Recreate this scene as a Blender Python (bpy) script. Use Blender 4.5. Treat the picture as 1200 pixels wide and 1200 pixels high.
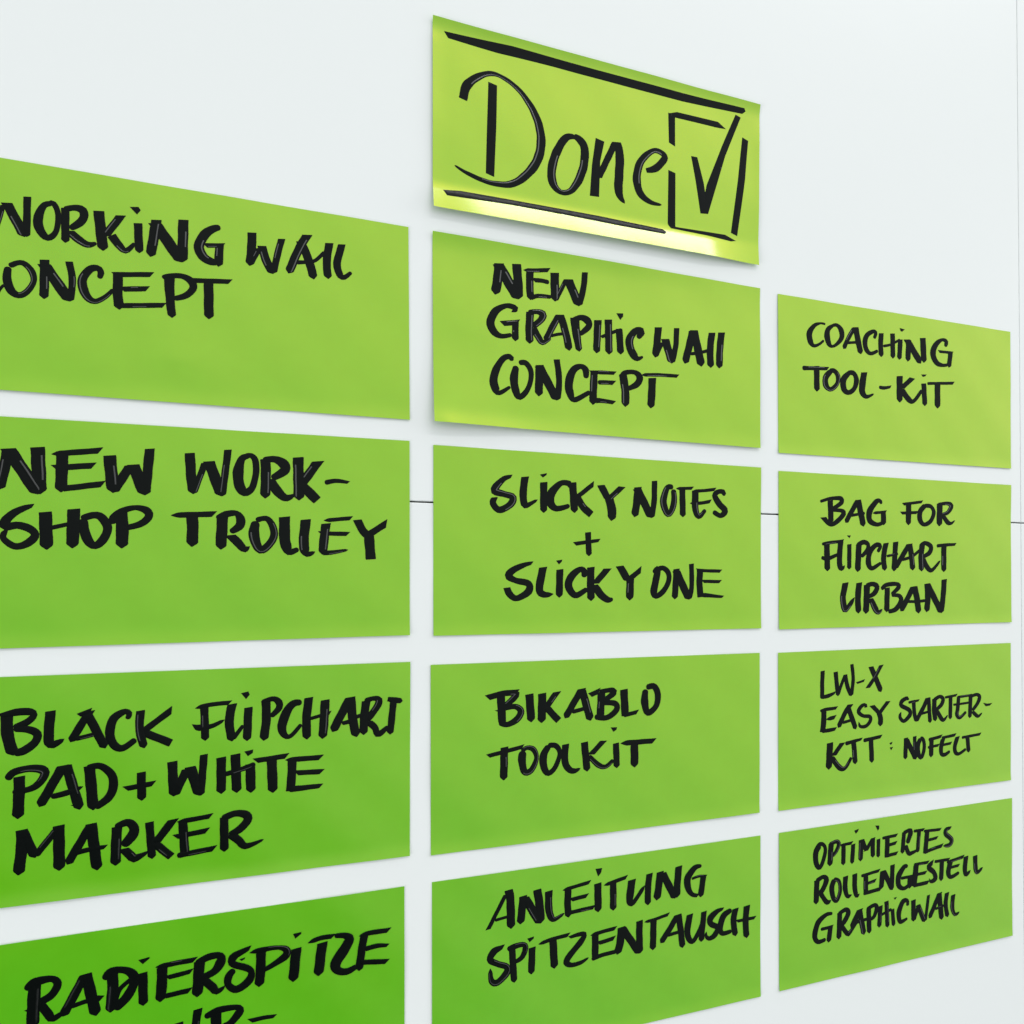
import bpy, bmesh, math, random
from mathutils import Vector
from mathutils.geometry import delaunay_2d_cdt
random.seed(4)
for o in list(bpy.data.objects): bpy.data.objects.remove(o)
S = bpy.context.scene; COL = S.collection
MM = .001; ZB = 1.40                   # wall millimetres -> metres; height of the wall's zero mark

# ------------------------------------------------------------------ camera
cam = bpy.data.cameras.new('camera'); co = bpy.data.objects.new('camera', cam); COL.objects.link(co)
co.location = (-.08904, -.476751, ZB-.072044)
co.rotation_euler = (math.pi/2, 0, -.458)
cam.sensor_fit = 'HORIZONTAL'; cam.sensor_width = 36
cam.lens = 36*1042.501/1200; cam.shift_x = -(800-600)/1200; cam.shift_y = (682.855-600)/1200
cam.clip_start = .01; cam.clip_end = 100
S.camera = co
# ------------------------------------------------------------------ surroundings (a room brighter up and to the right)
W = bpy.data.worlds.new('World'); S.world = W; W.use_nodes = True
nt = W.node_tree; nt.nodes.clear()
N = nt.nodes.new; Lk = nt.links.new
tc = N('ShaderNodeTexCoord'); dot = N('ShaderNodeVectorMath'); dot.operation = 'DOT_PRODUCT'
dot.inputs[1].default_value = (.53, 0, .88)
Lk(tc.outputs['Generated'], dot.inputs[0])
add = N('ShaderNodeMath'); add.operation = 'ADD'; add.inputs[1].default_value = .76; Lk(dot.outputs['Value'], add.inputs[0])
mx = N('ShaderNodeMath'); mx.operation = 'MAXIMUM'; mx.inputs[1].default_value = .03; 
body = N('ShaderNodeVectorMath'); body.operation = 'DOT_PRODUCT'; body.inputs[1].default_value = (-.14, -.886, -.44)   # dark spot put into the world for the photographer, low behind the camera
Lk(tc.outputs['Generated'], body.inputs[0])
bm_ = N('ShaderNodeMapRange'); bm_.interpolation_type = 'SMOOTHSTEP'
for k_, v_ in (('From Min', .91), ('From Max', 1.0), ('To Min', 0), ('To Max', .42)): bm_.inputs[k_].default_value = v_
Lk(body.outputs['Value'], bm_.inputs['Value'])
sub = N('ShaderNodeMath'); sub.operation = 'SUBTRACT'; Lk(add.outputs[0], sub.inputs[0]); Lk(bm_.outputs[0], sub.inputs[1])
Lk(sub.outputs[0], mx.inputs[0])
bg = N('ShaderNodeBackground'); bg.inputs['Color'].default_value = (.96, .99, 1, 1); Lk(mx.outputs[0], bg.inputs['Strength'])
wo = N('ShaderNodeOutputWorld'); Lk(bg.outputs[0], wo.inputs['Surface'])
# ------------------------------------------------------------------ lamps
def area(name, loc, target, sx, sy, power, col=(1, 1, 1)):
    l = bpy.data.lights.new(name, 'AREA'); l.shape = 'RECTANGLE'; l.size = sx; l.size_y = sy; l.energy = power; l.color = col
    o = bpy.data.objects.new(name, l); COL.objects.link(o); o.location = loc
    o.rotation_euler = (Vector(target)-Vector(loc)).to_track_quat('-Z', 'Y').to_euler()
    return o
area('ceiling_lamp', (1.4, -2.0, ZB+2.55), (1.4, 0, ZB-.1), 2.7, .16, 20, (1, .99, .97))
area('window_light', (3.0, -.7, ZB+.75), (.15, 0, ZB-.05), .8, 1.0, 18, (.97, .985, 1))
area('fill_lamp', (-2.6, -1.25, ZB-1.3), (.1, 0, ZB-.25), 1.4, 1.2, 44, (.97, .985, 1))  # unseen fill, added to brighten the lower left of the boards
S.view_settings.view_transform = 'Standard'; S.view_settings.look = 'None'
S.view_settings.exposure = -.08; S.view_settings.gamma = 1; S.view_settings.use_curve_mapping = False
S.render.engine = 'CYCLES'

# ------------------------------------------------------------------ materials
def mat(name, **kw):
    m = bpy.data.materials.new(name); m.use_nodes = True
    b = m.node_tree.nodes['Principled BSDF']
    for k, v in kw.items():
        b.inputs[k.replace('_', ' ')].default_value = v
    return m, b
def noise_bump(m, b, scale, dist, strength=1, detail=2, sock='Normal', stretch=None):
    t = m.node_tree; tx = t.nodes.new('ShaderNodeTexCoord'); n = t.nodes.new('ShaderNodeTexNoise')
    n.inputs['Scale'].default_value = scale; n.inputs['Detail'].default_value = detail
    if stretch:
        mp = t.nodes.new('ShaderNodeMapping'); mp.inputs['Scale'].default_value = stretch
        t.links.new(tx.outputs['Object'], mp.inputs[0]); t.links.new(mp.outputs[0], n.inputs['Vector'])
    else: t.links.new(tx.outputs['Object'], n.inputs['Vector'])
    bu = t.nodes.new('ShaderNodeBump'); bu.inputs['Distance'].default_value = dist; bu.inputs['Strength'].default_value = strength
    t.links.new(n.outputs['Fac'], bu.inputs['Height']); t.links.new(bu.outputs['Normal'], b.inputs[sock])
    return n
MBOARD, b = mat('white_board_laminate', Base_Color=(.85, .882, .872, 1), Roughness=.32)
noise_bump(MBOARD, b, 9, .0004, .5)
MWALL, b = mat('grey_wall_paint', Base_Color=(.35, .36, .36, 1), Roughness=.8)
MFILM, b = mat('green_static_film', Base_Color=(.025, .57, .004, 1), Roughness=.30, IOR=2.25,
               Specular_IOR_Level=.95, Specular_Tint=(1, .57, .03, 1), Coat_Weight=1, Coat_Roughness=.09, Coat_IOR=1.58)
t = MFILM.node_tree
noise_bump(MFILM, b, 55, .00012, .6, 3)
nn = t.nodes.new('ShaderNodeTexNoise'); nn.inputs['Scale'].default_value = 18; nn.inputs['Detail'].default_value = 4
tx = t.nodes.new('ShaderNodeTexCoord'); t.links.new(tx.outputs['Object'], nn.inputs['Vector'])
rr = t.nodes.new('ShaderNodeMapRange'); rr.inputs['To Min'].default_value = .37; rr.inputs['To Max'].default_value = .43
t.links.new(nn.outputs['Fac'], rr.inputs['Value']); t.links.new(rr.outputs[0], b.inputs['Roughness'])
dy = t.nodes.new('ShaderNodeTexNoise'); dy.inputs['Scale'].default_value = 120; dy.inputs['Detail'].default_value = 6
t.links.new(tx.outputs['Object'], dy.inputs['Vector'])
cr = t.nodes.new('ShaderNodeValToRGB'); t.links.new(dy.outputs['Fac'], cr.inputs['Fac'])
cr.color_ramp.elements[0].position = .3; cr.color_ramp.elements[0].color = (.018, .555, .009, 1)
cr.color_ramp.elements[1].position = .7; cr.color_ramp.elements[1].color = (.023, .58, .011, 1)
t.links.new(cr.outputs['Color'], b.inputs['Base Color'])
MINK, b = mat('black_marker_ink', Base_Color=(.0035, .005, .0045, 1), Roughness=.15, IOR=1.5, Specular_IOR_Level=.11)
noise_bump(MINK, b, 420, .00006, .6, 3)
MRIDGE, b = mat('pooled_glossy_ink', Base_Color=(.004, .006, .005, 1), Roughness=.2, IOR=1.6, Specular_IOR_Level=1)
noise_bump(MRIDGE, b, 300, .0001, .6, 2)

# ------------------------------------------------------------------ helpers
def link(name, me, m, parent=None, smooth=True):
    o = bpy.data.objects.new(name, me); COL.objects.link(o); me.materials.append(m)
    if smooth:
        for p in me.polygons: p.use_smooth = True
    if parent: o.parent = parent
    return o
def tag(o, label, cat, group=None):
    o['label'] = label; o['category'] = cat
    if group: o['group'] = group

# ------------------------------------------------------------------ the white boards and the wall behind them
def panel(corners, label, thick=12, bev=.45):
    bm = bmesh.new()
    fr = [bm.verts.new((x*MM, 0, ZB+y*MM)) for x, y in corners]
    bk = [bm.verts.new((x*MM, thick*MM, ZB+y*MM)) for x, y in corners]
    bm.faces.new(fr[::-1]); bm.faces.new(bk)
    for i in range(4): bm.faces.new((fr[i], fr[(i+1) % 4], bk[(i+1) % 4], bk[i]))
    bmesh.ops.recalc_face_normals(bm, faces=bm.faces)
    ed = [e for e in bm.edges if all(abs(v.co.y) < 1e-6 for v in e.verts)]
    bmesh.ops.bevel(bm, geom=ed, offset=bev*MM, segments=3, affect='EDGES', profile=.5)
    me = bpy.data.meshes.new('whiteboard_panel'); bm.to_mesh(me); bm.free()
    o = link('whiteboard_panel', me, MBOARD, smooth=False)
    tag(o, label, 'whiteboard', 'white boards the notes hang on')
    return o
def seam(x): return -29.9+(x+12)*.00413
def side(y): return 423.6-(y+28)*.0109
g = .42
panel([(-700, 700), (side(700)-g, 700), (side(-28)-g, seam(424)+g), (-700, seam(-700)+g)],
      'large white board above the horizontal seam, behind the note with the check mark')
panel([(-700, seam(-700)-g), (side(-28)-g, seam(424)-g), (side(-700)-g, -700), (-700, -700)],
      'large white board below the horizontal seam, behind the lower rows of notes')
panel([(side(700)-.1, 700), (900, 700), (900, seam(900)+g), (side(-28)-.1, seam(424)+g)],
      'narrow strip of white board at the far right edge, above the seam')
panel([(side(-28)-.1, seam(424)-g), (900, seam(900)-g), (900, -700), (side(-700)-.1, -700)],
      'narrow strip of white board at the far right edge, below the seam')
me = bpy.data.meshes.new('wall')
me.from_pydata([(-1.2, .0125, .4), (1.4, .0125, .4), (1.4, .0125, 2.4), (-1.2, .0125, 2.4)], [], [(0, 1, 2, 3)])
wl = link('wall', me, MWALL, smooth=False); wl['kind'] = 'structure'

# ---- where each note hangs (wall millimetres: TL, TR, BR, BL) and how its film lies
NOTES = {
 'L1': ((-212.4,112.1),(-12.7,112.2),(-12.0,12.4),(-212.4,11.3)),
 'L2': ((-212.0,-.2),(-12.1,1.5),(-12.0,-99.2),(-212.0,-100.8)),
 'L3': ((-212.0,-112.9),(-11.7,-113.1),(-12.0,-213.6),(-212.0,-212.8)),
 'L4': ((-214.6,-229.0),(-14.7,-229.1),(-14.6,-329.2),(-214.6,-329.0)),
 'M0': ((-.5,224.9),(199.2,225.5),(197.7,125.2),(-.5,124.2)),
 'M1': ((-.5,112.2),(199.6,111.6),(199.3,11.8),(-.2,12.0)),
 'M2': ((0,.3),(200.2,-.2),(200.2,-100.5),(0,-99.9)),
 'M3': ((-1.4,-115.1),(199.3,-115.8),(199.1,-215.3),(-1.3,-214.9)),
 'M4': ((-.7,-229.1),(199.9,-229.8),(199.9,-330.0),(-.7,-329.2)),
 'C1': ((212.6,110.0),(412.3,111.0),(412.6,11.2),(213.1,9.8)),
 'C2': ((213.2,-1.5),(413.0,-.8),(413.1,-100.8),(213.4,-101.5)),
 'C3': ((212.9,-116.2),(412.6,-116.0),(412.7,-216.0),(213.1,-215.9)),
 'C4': ((213.5,-229.9),(413.9,-229.3),(414.0,-329.5),(213.7,-329.6)),
}
def sst(a, b, x):
    t = min(1, max(0, (x-a)/(b-a))); return t*t*(3-2*t)
def ramp(a, b, x):                     # integral of a smooth step: 0, then slope rising to 1
    if x <= a: return 0.0
    if x >= b: return (b-a)/2 + (x-b)
    t = (x-a)/(b-a); return (b-a)*(t*t*t - t*t*t*t/2)
def uv_of(n, x, y):                    # good enough inverse of the bilinear map
    a, b, c, d = NOTES[n]
    v = (a[1]-y)/(a[1]-d[1]); u = .5
    for _ in range(3):
        l = a[0]+(d[0]-a[0])*v; r = b[0]+(c[0]-b[0])*v
        u = (x-l)/(r-l)
        t = a[1]+(b[1]-a[1])*u; s = d[1]+(c[1]-d[1])*u
        v = (t-y)/(t-s)
    return u, v
def zsheet(n, u, v):                   # height of the film off the board, mm
    k = sum(ord(c)*(i+3) for i, c in enumerate(n))
    z = .45 + .10*math.sin(u*5.1+v*2.3+k) + .08*math.sin(u*9.7-v*5.9+k*1.7) + .09*math.sin(u*19+v*7+k*.6) + .06*math.sin(u*27-v*13+k*2.1)
    y = v*100; x = u*200
    if n == 'M0':
        z = .45+(z-.45)*(1-.9*sst(60, 90, y))
        z += .28*ramp(0, 9, 9-y) + .012*(ramp(8, 18, y)-ramp(45, 70, y)) + .236*ramp(83.5, 89, y)*(1-.6*sst(160, 197, x))*(.9+.1*sst(0, 30, x))
        z += .13*ramp(0, 10, 10-x)*sst(2, 14, y)*(1-.5*sst(30, 80, y)) + .09*ramp(0, 10, x-190)*sst(5, 25, y)*(1-.6*sst(35, 80, y))
    elif n == 'M1':
        z += .18*ramp(0, 12, 12-y)*(1-.8*sst(90, 190, x)) + .02*(ramp(10, 22, y)-ramp(36, 60, y)) + .09*ramp(88, 100, y) + .13*ramp(90, 99, y)*(1-sst(25, 110, x))*sst(0, 8, x)
        z += 3.4*max(0, 1-math.hypot(x/95, (100-y)/48))**1.8
    else:
        z += .09*ramp(91, 100, y)
        if n == 'L1': z += .5*max(0, 1-math.hypot((x-95)/60, (y-80)/30))**2
    return z

INK = [
('L1','handwritten_word','''sp -1884,925,34 -1858,779,34
ss -1859,783,20 -1828,918,20
sp -1816,930,39 -1751,793,40
sp -1742,970,28 -1745,794,28
rr -1653,957,22 -1682,943,25 -1702,889,35 -1702,850,38 -1682,810,32 -1661,805,26 -1639,835,21 -1630,885,22 -1633,928,23 -1646,957,24 -1664,958,22
sp -1604,947,31 -1604,792,31
rr -1609,939,25 -1573,953,26 -1541,950,36 -1534,923,33 -1550,891,32 -1587,857,23
sr -1591,848,35 -1554,814,36 -1520,798,30 -1487,810,11
sp -1479,957,42 -1462,780,43
ss -1393,952,32 -1455,847,32
fr -1430,855,37 -1401,815,36 -1374,794,24 -1339,834,16
sp -1327,928,34 -1322,792,34
P -1359,997 -1325,1003 -1316,989 -1331,967
sp -1254,956,41 -1264,879,41 -1278,782,41
sp -1260,939,50 -1150,777,51
sp -1145,976,43 -1149,777,43
rs -991,968,22 -1021,956,34 -1058,921,40 -1081,863,43 -1066,819,44 -1033,800,37 -1000,794,24
ss -1056,871,21 -979,884,21
sp -995,887,37 -1000,780,37'''),
('L1','handwritten_word','''sp -856,967,40 -859,883,39 -867,805,39
rs -861,816,23 -824,897,23
sp -814,910,39 -792,836,40 -763,782,41
ps -763,785,31 -746,872,31 -726,959,31
sp -610,999,39 -650,918,39 -696,795,39
sp -641,961,41 -605,876,41 -580,783,41
rr -661,854,22 -614,863,18 -573,878,17 -531,927,18
sp -509,975,37 -521,879,38 -514,795,38
sr -450,978,33 -473,877,37 -459,824,35 -438,815,24 -405,845,16'''),
('L1','handwritten_word','''rr -1880,638,31 -1904,591,30 -1897,537,34 -1870,519,37 -1838,554,13 -1824,573,11
rr -1810,653,24 -1814,597,34 -1800,551,34 -1772,534,28 -1743,555,24 -1720,602,23 -1726,645,27 -1751,674,26 -1775,676,21 -1807,656,24
sp -1680,705,35 -1682,531,35
sp -1683,685,45 -1586,534,46
sp -1590,711,29 -1578,628,28 -1586,534,27
rr -1477,652,18 -1470,680,27 -1483,698,28 -1513,687,31 -1539,643,35 -1537,594,39 -1517,557,33 -1490,547,24 -1456,570,20 -1422,610,17
ss -1421,678,23 -1271,701,23
sp -1404,687,39 -1406,594,39 -1399,522,40
ss -1391,616,24 -1288,633,24
ss -1403,539,23 -1222,566,23
sp -1203,703,46 -1199,599,37 -1191,512,35
rr -1231,693,19 -1205,704,22 -1153,712,25 -1114,694,35 -1105,662,32 -1136,623,27 -1184,602,23
ss -1101,699,22 -949,716,23
sp -1041,699,41 -1040,526,41'''),
('L2','handwritten_word','''sp -1812,-140,40 -1824,-228,40 -1843,-317,40
sp -1810,-137,52 -1702,-331,52
sp -1705,-124,53 -1697,-331,53
ts -1655,-152,26 -1605,-144,26 -1471,-124,27
sp -1614,-135,46 -1620,-319,46
ss -1645,-212,27 -1496,-193,27
ss -1620,-304,27 -1461,-274,27
sp -1437,-144,50 -1423,-313,50
ps -1423,-310,37 -1356,-184,38
sp -1346,-180,50 -1298,-318,51
ps -1298,-317,40 -1280,-103,40'''),
('L2','handwritten_word','''sp -1119,-112,43 -1113,-224,43 -1104,-304,43
ps -1104,-302,28 -1056,-154,28
sp -1040,-146,48 -986,-309,49
ps -984,-309,31 -959,-86,32
rr -868,-110,21 -900,-126,32 -916,-192,48 -910,-256,46 -887,-287,40 -855,-261,29 -839,-188,29 -842,-130,30 -861,-108,25 -887,-113,25
sp -798,-120,45 -796,-207,45 -799,-312,45
rr -809,-128,29 -757,-119,33 -717,-141,50 -713,-173,44 -770,-213,28
ss -780,-217,45 -743,-277,46 -707,-305,37 -667,-290,11
sp -652,-103,49 -648,-315,49
ss -560,-117,43 -636,-235,42
sf -643,-232,47 -564,-312,47
rs -530,-223,26 -478,-210,22 -418,-216,15'''),
('L2','handwritten_word','''st -1721,-383,15 -1752,-393,25 -1791,-418,32 -1820,-451,37 -1820,-477,34 -1777,-470,32 -1733,-484,34 -1714,-513,32 -1743,-549,33 -1786,-562,29 -1824,-533,26 -1827,-510,24 -1810,-486,18
sp -1677,-408,49 -1672,-575,49
sp -1572,-391,48 -1578,-567,48
ss -1660,-479,19 -1545,-446,19
rr -1535,-436,31 -1532,-491,41 -1514,-539,38 -1489,-553,33 -1458,-519,35 -1445,-470,36 -1468,-425,37 -1499,-417,30 -1545,-434,30
sp -1393,-401,50 -1388,-475,50 -1391,-564,50
rr -1422,-454,31 -1422,-430,37 -1391,-395,29 -1338,-377,23 -1293,-388,36 -1285,-416,33 -1317,-451,30 -1380,-471,24'''),
('L2','handwritten_word','''ts -1196,-407,27 -1016,-395,27
sp -1109,-408,49 -1107,-483,49 -1111,-552,49
sp -982,-402,48 -990,-563,48
rr -1009,-414,18 -967,-394,33 -925,-388,26 -906,-416,41 -910,-449,40 -950,-479,23
ss -950,-493,38 -916,-530,41 -889,-559,33 -867,-553,12
rr -839,-423,35 -848,-476,48 -841,-524,46 -819,-562,36 -787,-542,36 -760,-493,35 -765,-450,34 -787,-412,28 -813,-410,24 -839,-421,28
sr -713,-398,50 -713,-495,50 -707,-536,51 -691,-570,34 -650,-554,21
st -617,-408,46 -626,-503,46 -623,-556,47 -606,-579,29 -574,-566,10
ts -535,-411,20 -473,-403,20 -405,-395,20
sp -524,-425,43 -533,-501,43 -540,-581,43
ss -552,-475,21 -420,-475,22
st -547,-573,21 -503,-570,24 -420,-555,11
sr -377,-402,39 -352,-454,40 -321,-486,40
ss -235,-416,33 -321,-475,33
sf -322,-472,49 -312,-602,49'''),
('L3','handwritten_word','''sp -1815,-1293,45 -1812,-1384,45 -1791,-1473,45
sr -1839,-1298,19 -1786,-1286,33 -1732,-1286,32 -1719,-1303,28 -1743,-1331,29 -1791,-1353,29
rr -1791,-1357,26 -1738,-1364,32 -1706,-1386,33 -1716,-1424,33 -1759,-1457,36 -1791,-1460,33
st -1658,-1287,39 -1665,-1408,39 -1654,-1436,37 -1629,-1428,26 -1607,-1414,10
sp -1512,-1296,33 -1585,-1431,33
ss -1554,-1313,19 -1507,-1294,19
sp -1524,-1302,37 -1453,-1469,37
rr -1569,-1419,20 -1496,-1403,20
rr -1370,-1343,18 -1361,-1319,26 -1381,-1308,27 -1422,-1339,37 -1436,-1399,37 -1422,-1454,35 -1387,-1474,31 -1335,-1437,24
sp -1317,-1307,35 -1320,-1394,35 -1302,-1481,35
ss -1192,-1312,29 -1305,-1402,28
sf -1303,-1409,36 -1195,-1466,36'''),
('L3','handwritten_word','''ts -1097,-1311,21 -1032,-1297,21 -950,-1293,21
sp -1059,-1301,35 -1055,-1466,35
st -1104,-1398,21 -1078,-1403,31 -1028,-1399,22 -973,-1372,15
sp -941,-1299,40 -954,-1382,39 -942,-1478,39
rr -938,-1467,21 -894,-1404,17
sp -872,-1320,37 -878,-1481,37
P -904,-1250 -872,-1243 -866,-1259 -882,-1280
sp -796,-1290,40 -794,-1384,40 -806,-1486,40
rr -814,-1300,23 -765,-1285,25 -739,-1302,33 -739,-1334,30 -774,-1372,22
rr -635,-1311,27 -671,-1313,34 -700,-1346,41 -724,-1416,44 -716,-1462,31 -687,-1473,21 -637,-1418,18
sp -603,-1288,40 -614,-1391,40 -612,-1495,40
sp -528,-1304,42 -534,-1416,42 -541,-1497,42
ss -609,-1396,17 -504,-1370,18
sp -410,-1297,42 -495,-1466,41
sp -408,-1297,43 -398,-1415,43 -380,-1500,43
rr -450,-1427,20 -394,-1416,23
rr -389,-1401,20 -351,-1390,20
sp -334,-1319,41 -344,-1404,41 -347,-1492,41
rr -341,-1323,31 -303,-1310,23 -274,-1317,34 -279,-1347,35 -313,-1396,35 -332,-1420,25
pr -327,-1426,33 -293,-1458,33 -276,-1495,31 -227,-1458,21
fp -230,-1317,23 -191,-1325,31 -156,-1331,23
sp -201,-1327,34 -218,-1500,34'''),
('L3','handwritten_word','''rr -1814,-1577,27 -1791,-1547,32 -1742,-1535,30 -1689,-1543,39 -1680,-1569,34 -1718,-1619,29 -1795,-1634,21
sp -1770,-1566,42 -1771,-1631,42 -1776,-1751,43
sp -1611,-1532,39 -1699,-1707,38
sp -1600,-1532,40 -1550,-1736,40
P -1585,-1712 -1565,-1710 -1557,-1729 -1570,-1721
rt -1657,-1667,24 -1595,-1655,27 -1537,-1633,12
sp -1514,-1543,43 -1499,-1744,43
rr -1525,-1554,28 -1474,-1547,29 -1432,-1587,34 -1422,-1640,37 -1443,-1696,35 -1494,-1733,30
ss -1377,-1660,24 -1263,-1646,24
sp -1314,-1590,36 -1312,-1721,36'''),
('L3','handwritten_word','''sp -1190,-1552,41 -1184,-1715,41
ps -1182,-1712,37 -1130,-1591,37
sp -1118,-1583,46 -1077,-1723,46
ps -1074,-1723,33 -1060,-1530,33
sp -988,-1550,41 -988,-1724,41
sp -928,-1540,42 -922,-1726,43
rr -973,-1633,23 -894,-1613,24 -842,-1594,24
sp -864,-1592,43 -861,-1732,43
P -890,-1531 -851,-1524 -853,-1541 -874,-1555
ss -842,-1580,25 -701,-1568,25
sp -770,-1579,45 -765,-1742,45
ts -710,-1588,25 -546,-1589,26
sf -679,-1582,40 -681,-1664,40 -688,-1743,40
ss -663,-1655,25 -542,-1660,26
rs -695,-1733,32 -546,-1730,21'''),
('L3','handwritten_word','''sp -1762,-1800,43 -1762,-1877,43 -1774,-1997,43
sp -1760,-1801,38 -1713,-1929,38
rs -1713,-1921,28 -1634,-1811,28
sp -1628,-1797,44 -1626,-1998,44
sp -1507,-1806,35 -1597,-1975,35
sp -1507,-1803,43 -1484,-2016,43
rs -1571,-1928,23 -1507,-1918,23 -1451,-1915,18
sp -1408,-1828,41 -1412,-1913,41 -1414,-2005,41
rr -1416,-1830,26 -1368,-1815,34 -1343,-1839,39 -1348,-1874,44 -1385,-1921,35
ss -1385,-1932,36 -1355,-1967,39 -1339,-1982,37 -1288,-1961,11
sp -1282,-1823,34 -1271,-1994,34
ss -1185,-1821,35 -1259,-1924,35
sf -1262,-1923,36 -1194,-1995,36
ts -1171,-1836,23 -1116,-1832,23 -1030,-1824,23
sf -1148,-1832,38 -1139,-1993,38
ss -1179,-1905,24 -1045,-1891,25
rs -1171,-1994,26 -1015,-1979,26
sp -976,-1835,37 -975,-2001,37
rr -985,-1844,31 -931,-1824,31 -882,-1836,38 -876,-1864,39 -913,-1904,35 -955,-1923,28
st -949,-1923,37 -913,-1955,37 -882,-1986,31 -805,-1963,8'''),
('L4','handwritten_word','''sp -1715,-2488,48 -1719,-2557,48 -1724,-2677,47
rr -1748,-2504,25 -1717,-2477,41 -1655,-2472,29 -1632,-2500,31 -1655,-2545,35 -1697,-2567,31
P -1754,-2593 -1740,-2588 -1740,-2603
sr -1697,-2572,36 -1668,-2624,36 -1651,-2650,30 -1614,-2632,21
sp -1529,-2477,38 -1614,-2648,38
sp -1527,-2475,44 -1488,-2671,44
rr -1584,-2611,21 -1529,-2599,21 -1486,-2593,21
P -1490,-2579 -1456,-2587 -1477,-2610 -1490,-2605
sp -1427,-2469,44 -1425,-2567,44 -1434,-2668,45
rr -1456,-2517,35 -1434,-2483,32 -1386,-2484,30 -1350,-2509,39 -1341,-2547,37 -1372,-2613,41 -1421,-2655,42
rr -1350,-2530,21 -1399,-2572,20 -1421,-2634,29
sp -1308,-2512,38 -1306,-2664,38
P -1326,-2451 -1281,-2444 -1281,-2451 -1308,-2473
ts -1258,-2497,24 -1178,-2493,24 -1096,-2492,24
sp -1231,-2500,43 -1232,-2572,43 -1239,-2661,43
ss -1212,-2554,22 -1111,-2543,22
ss -1227,-2638,24 -1116,-2631,24
sp -1079,-2501,46 -1084,-2602,46 -1089,-2669,46
rr -1094,-2515,36 -1044,-2491,33 -993,-2492,31 -991,-2524,44 -1019,-2564,36 -1079,-2586,30
ss -1064,-2589,37 -1024,-2637,37 -1008,-2660,31 -973,-2645,12
sr -864,-2479,18 -901,-2492,30 -937,-2511,38 -939,-2542,32 -885,-2570,32 -859,-2595,28 -869,-2634,39 -921,-2667,36 -957,-2639,29 -957,-2599,36 -932,-2570,27
P -911,-2526 -886,-2520 -888,-2529 -901,-2535
sp -817,-2509,43 -819,-2597,43 -826,-2674,43
ts -867,-2503,25 -806,-2497,25 -737,-2500,20 -704,-2518,36 -715,-2551,37 -806,-2599,19
sp -660,-2517,46 -675,-2679,46
P -675,-2444 -637,-2441 -639,-2451 -665,-2469
ts -608,-2501,25 -548,-2486,24 -490,-2488,24
sp -541,-2510,47 -551,-2590,47 -560,-2673,47
rr -485,-2486,22 -437,-2494,30 -415,-2518,47 -448,-2576,53 -480,-2627,53 -469,-2663,38 -426,-2677,35 -377,-2658,24
sp -342,-2497,38 -356,-2581,38 -369,-2685,38
ts -369,-2509,25 -318,-2501,25 -223,-2503,25
ss -345,-2580,27 -284,-2573,24 -229,-2580,17
ss -369,-2642,26 -232,-2662,26'''),
('L4','handwritten_word','''ss -1085,-2726,36 -1095,-2805,36 -1099,-2900,36
sp -1164,-2773,36 -1151,-2888,36
sp -1009,-2753,46 -1012,-2930,46
rr -1057,-2772,28 -1004,-2751,34 -927,-2751,26 -910,-2774,39 -947,-2820,34 -985,-2833,29
ss -866,-2829,23 -809,-2827,21 -754,-2830,17
sf -1261,-2778,45 -1301,-2884,44
sf -1238,-2789,36 -1224,-2903,36'''),
('M1','handwritten_word','''sp 349,1010,53 341,927,52 326,837,52
sp 344,1003,60 456,830,60
sp 445,1022,51 454,914,51 457,831,51
ts 483,995,23 530,1000,23 630,1017,23
sp 522,1006,43 519,924,43 524,835,43
sr 540,948,24 588,952,25 630,948,25
ss 524,845,24 566,864,25 645,868,21
sp 662,1007,50 664,847,50
ps 667,852,25 727,975,25
sp 740,982,53 805,840,53
ps 805,843,35 830,943,35 840,1036,35'''),
('M1','handwritten_word','''sr 426,754,16 438,778,35 385,784,26 325,743,41 300,680,46 319,634,43 362,615,27 417,630,21
ss 363,684,29 454,703,29
sp 437,704,38 436,597,38
sp 521,770,45 515,675,45 517,593,45
rr 510,763,29 558,775,28 592,765,45 580,731,37 535,689,31
sr 535,683,42 568,632,39 591,608,30 637,638,16
sp 690,776,37 654,715,37 605,615,37
sp 693,776,45 724,680,45 746,581,45
rr 637,649,17 677,664,17 724,674,18
sp 778,771,54 786,693,51 805,583,36
rr 766,752,32 813,776,31 855,764,47 861,731,36 807,679,24
sp 915,775,41 908,587,41
sp 919,776,42 909,586,42
sp 981,787,45 985,588,45
rr 938,682,19 1023,724,19 1065,740,19
sp 1047,742,42 1057,596,42
P 1031,830 1073,835 1073,818 1055,794
rr 1163,702,25 1190,745,44 1152,743,37 1113,693,47 1117,637,51 1143,595,47 1166,583,28 1196,598,10'''),
('M1','handwritten_word','''sp 1296,783,46 1286,685,46 1274,602,46
rs 1274,609,33 1318,696,33
sp 1339,719,53 1385,579,53
ps 1385,582,35 1409,686,35 1415,793,36
sp 1522,790,47 1497,689,47 1469,588,47
sp 1530,795,54 1582,582,55
rr 1505,650,20 1562,662,20 1628,684,20
sp 1655,796,46 1641,691,46 1644,581,47
sp 1722,806,46 1708,699,47 1702,584,47'''),
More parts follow.
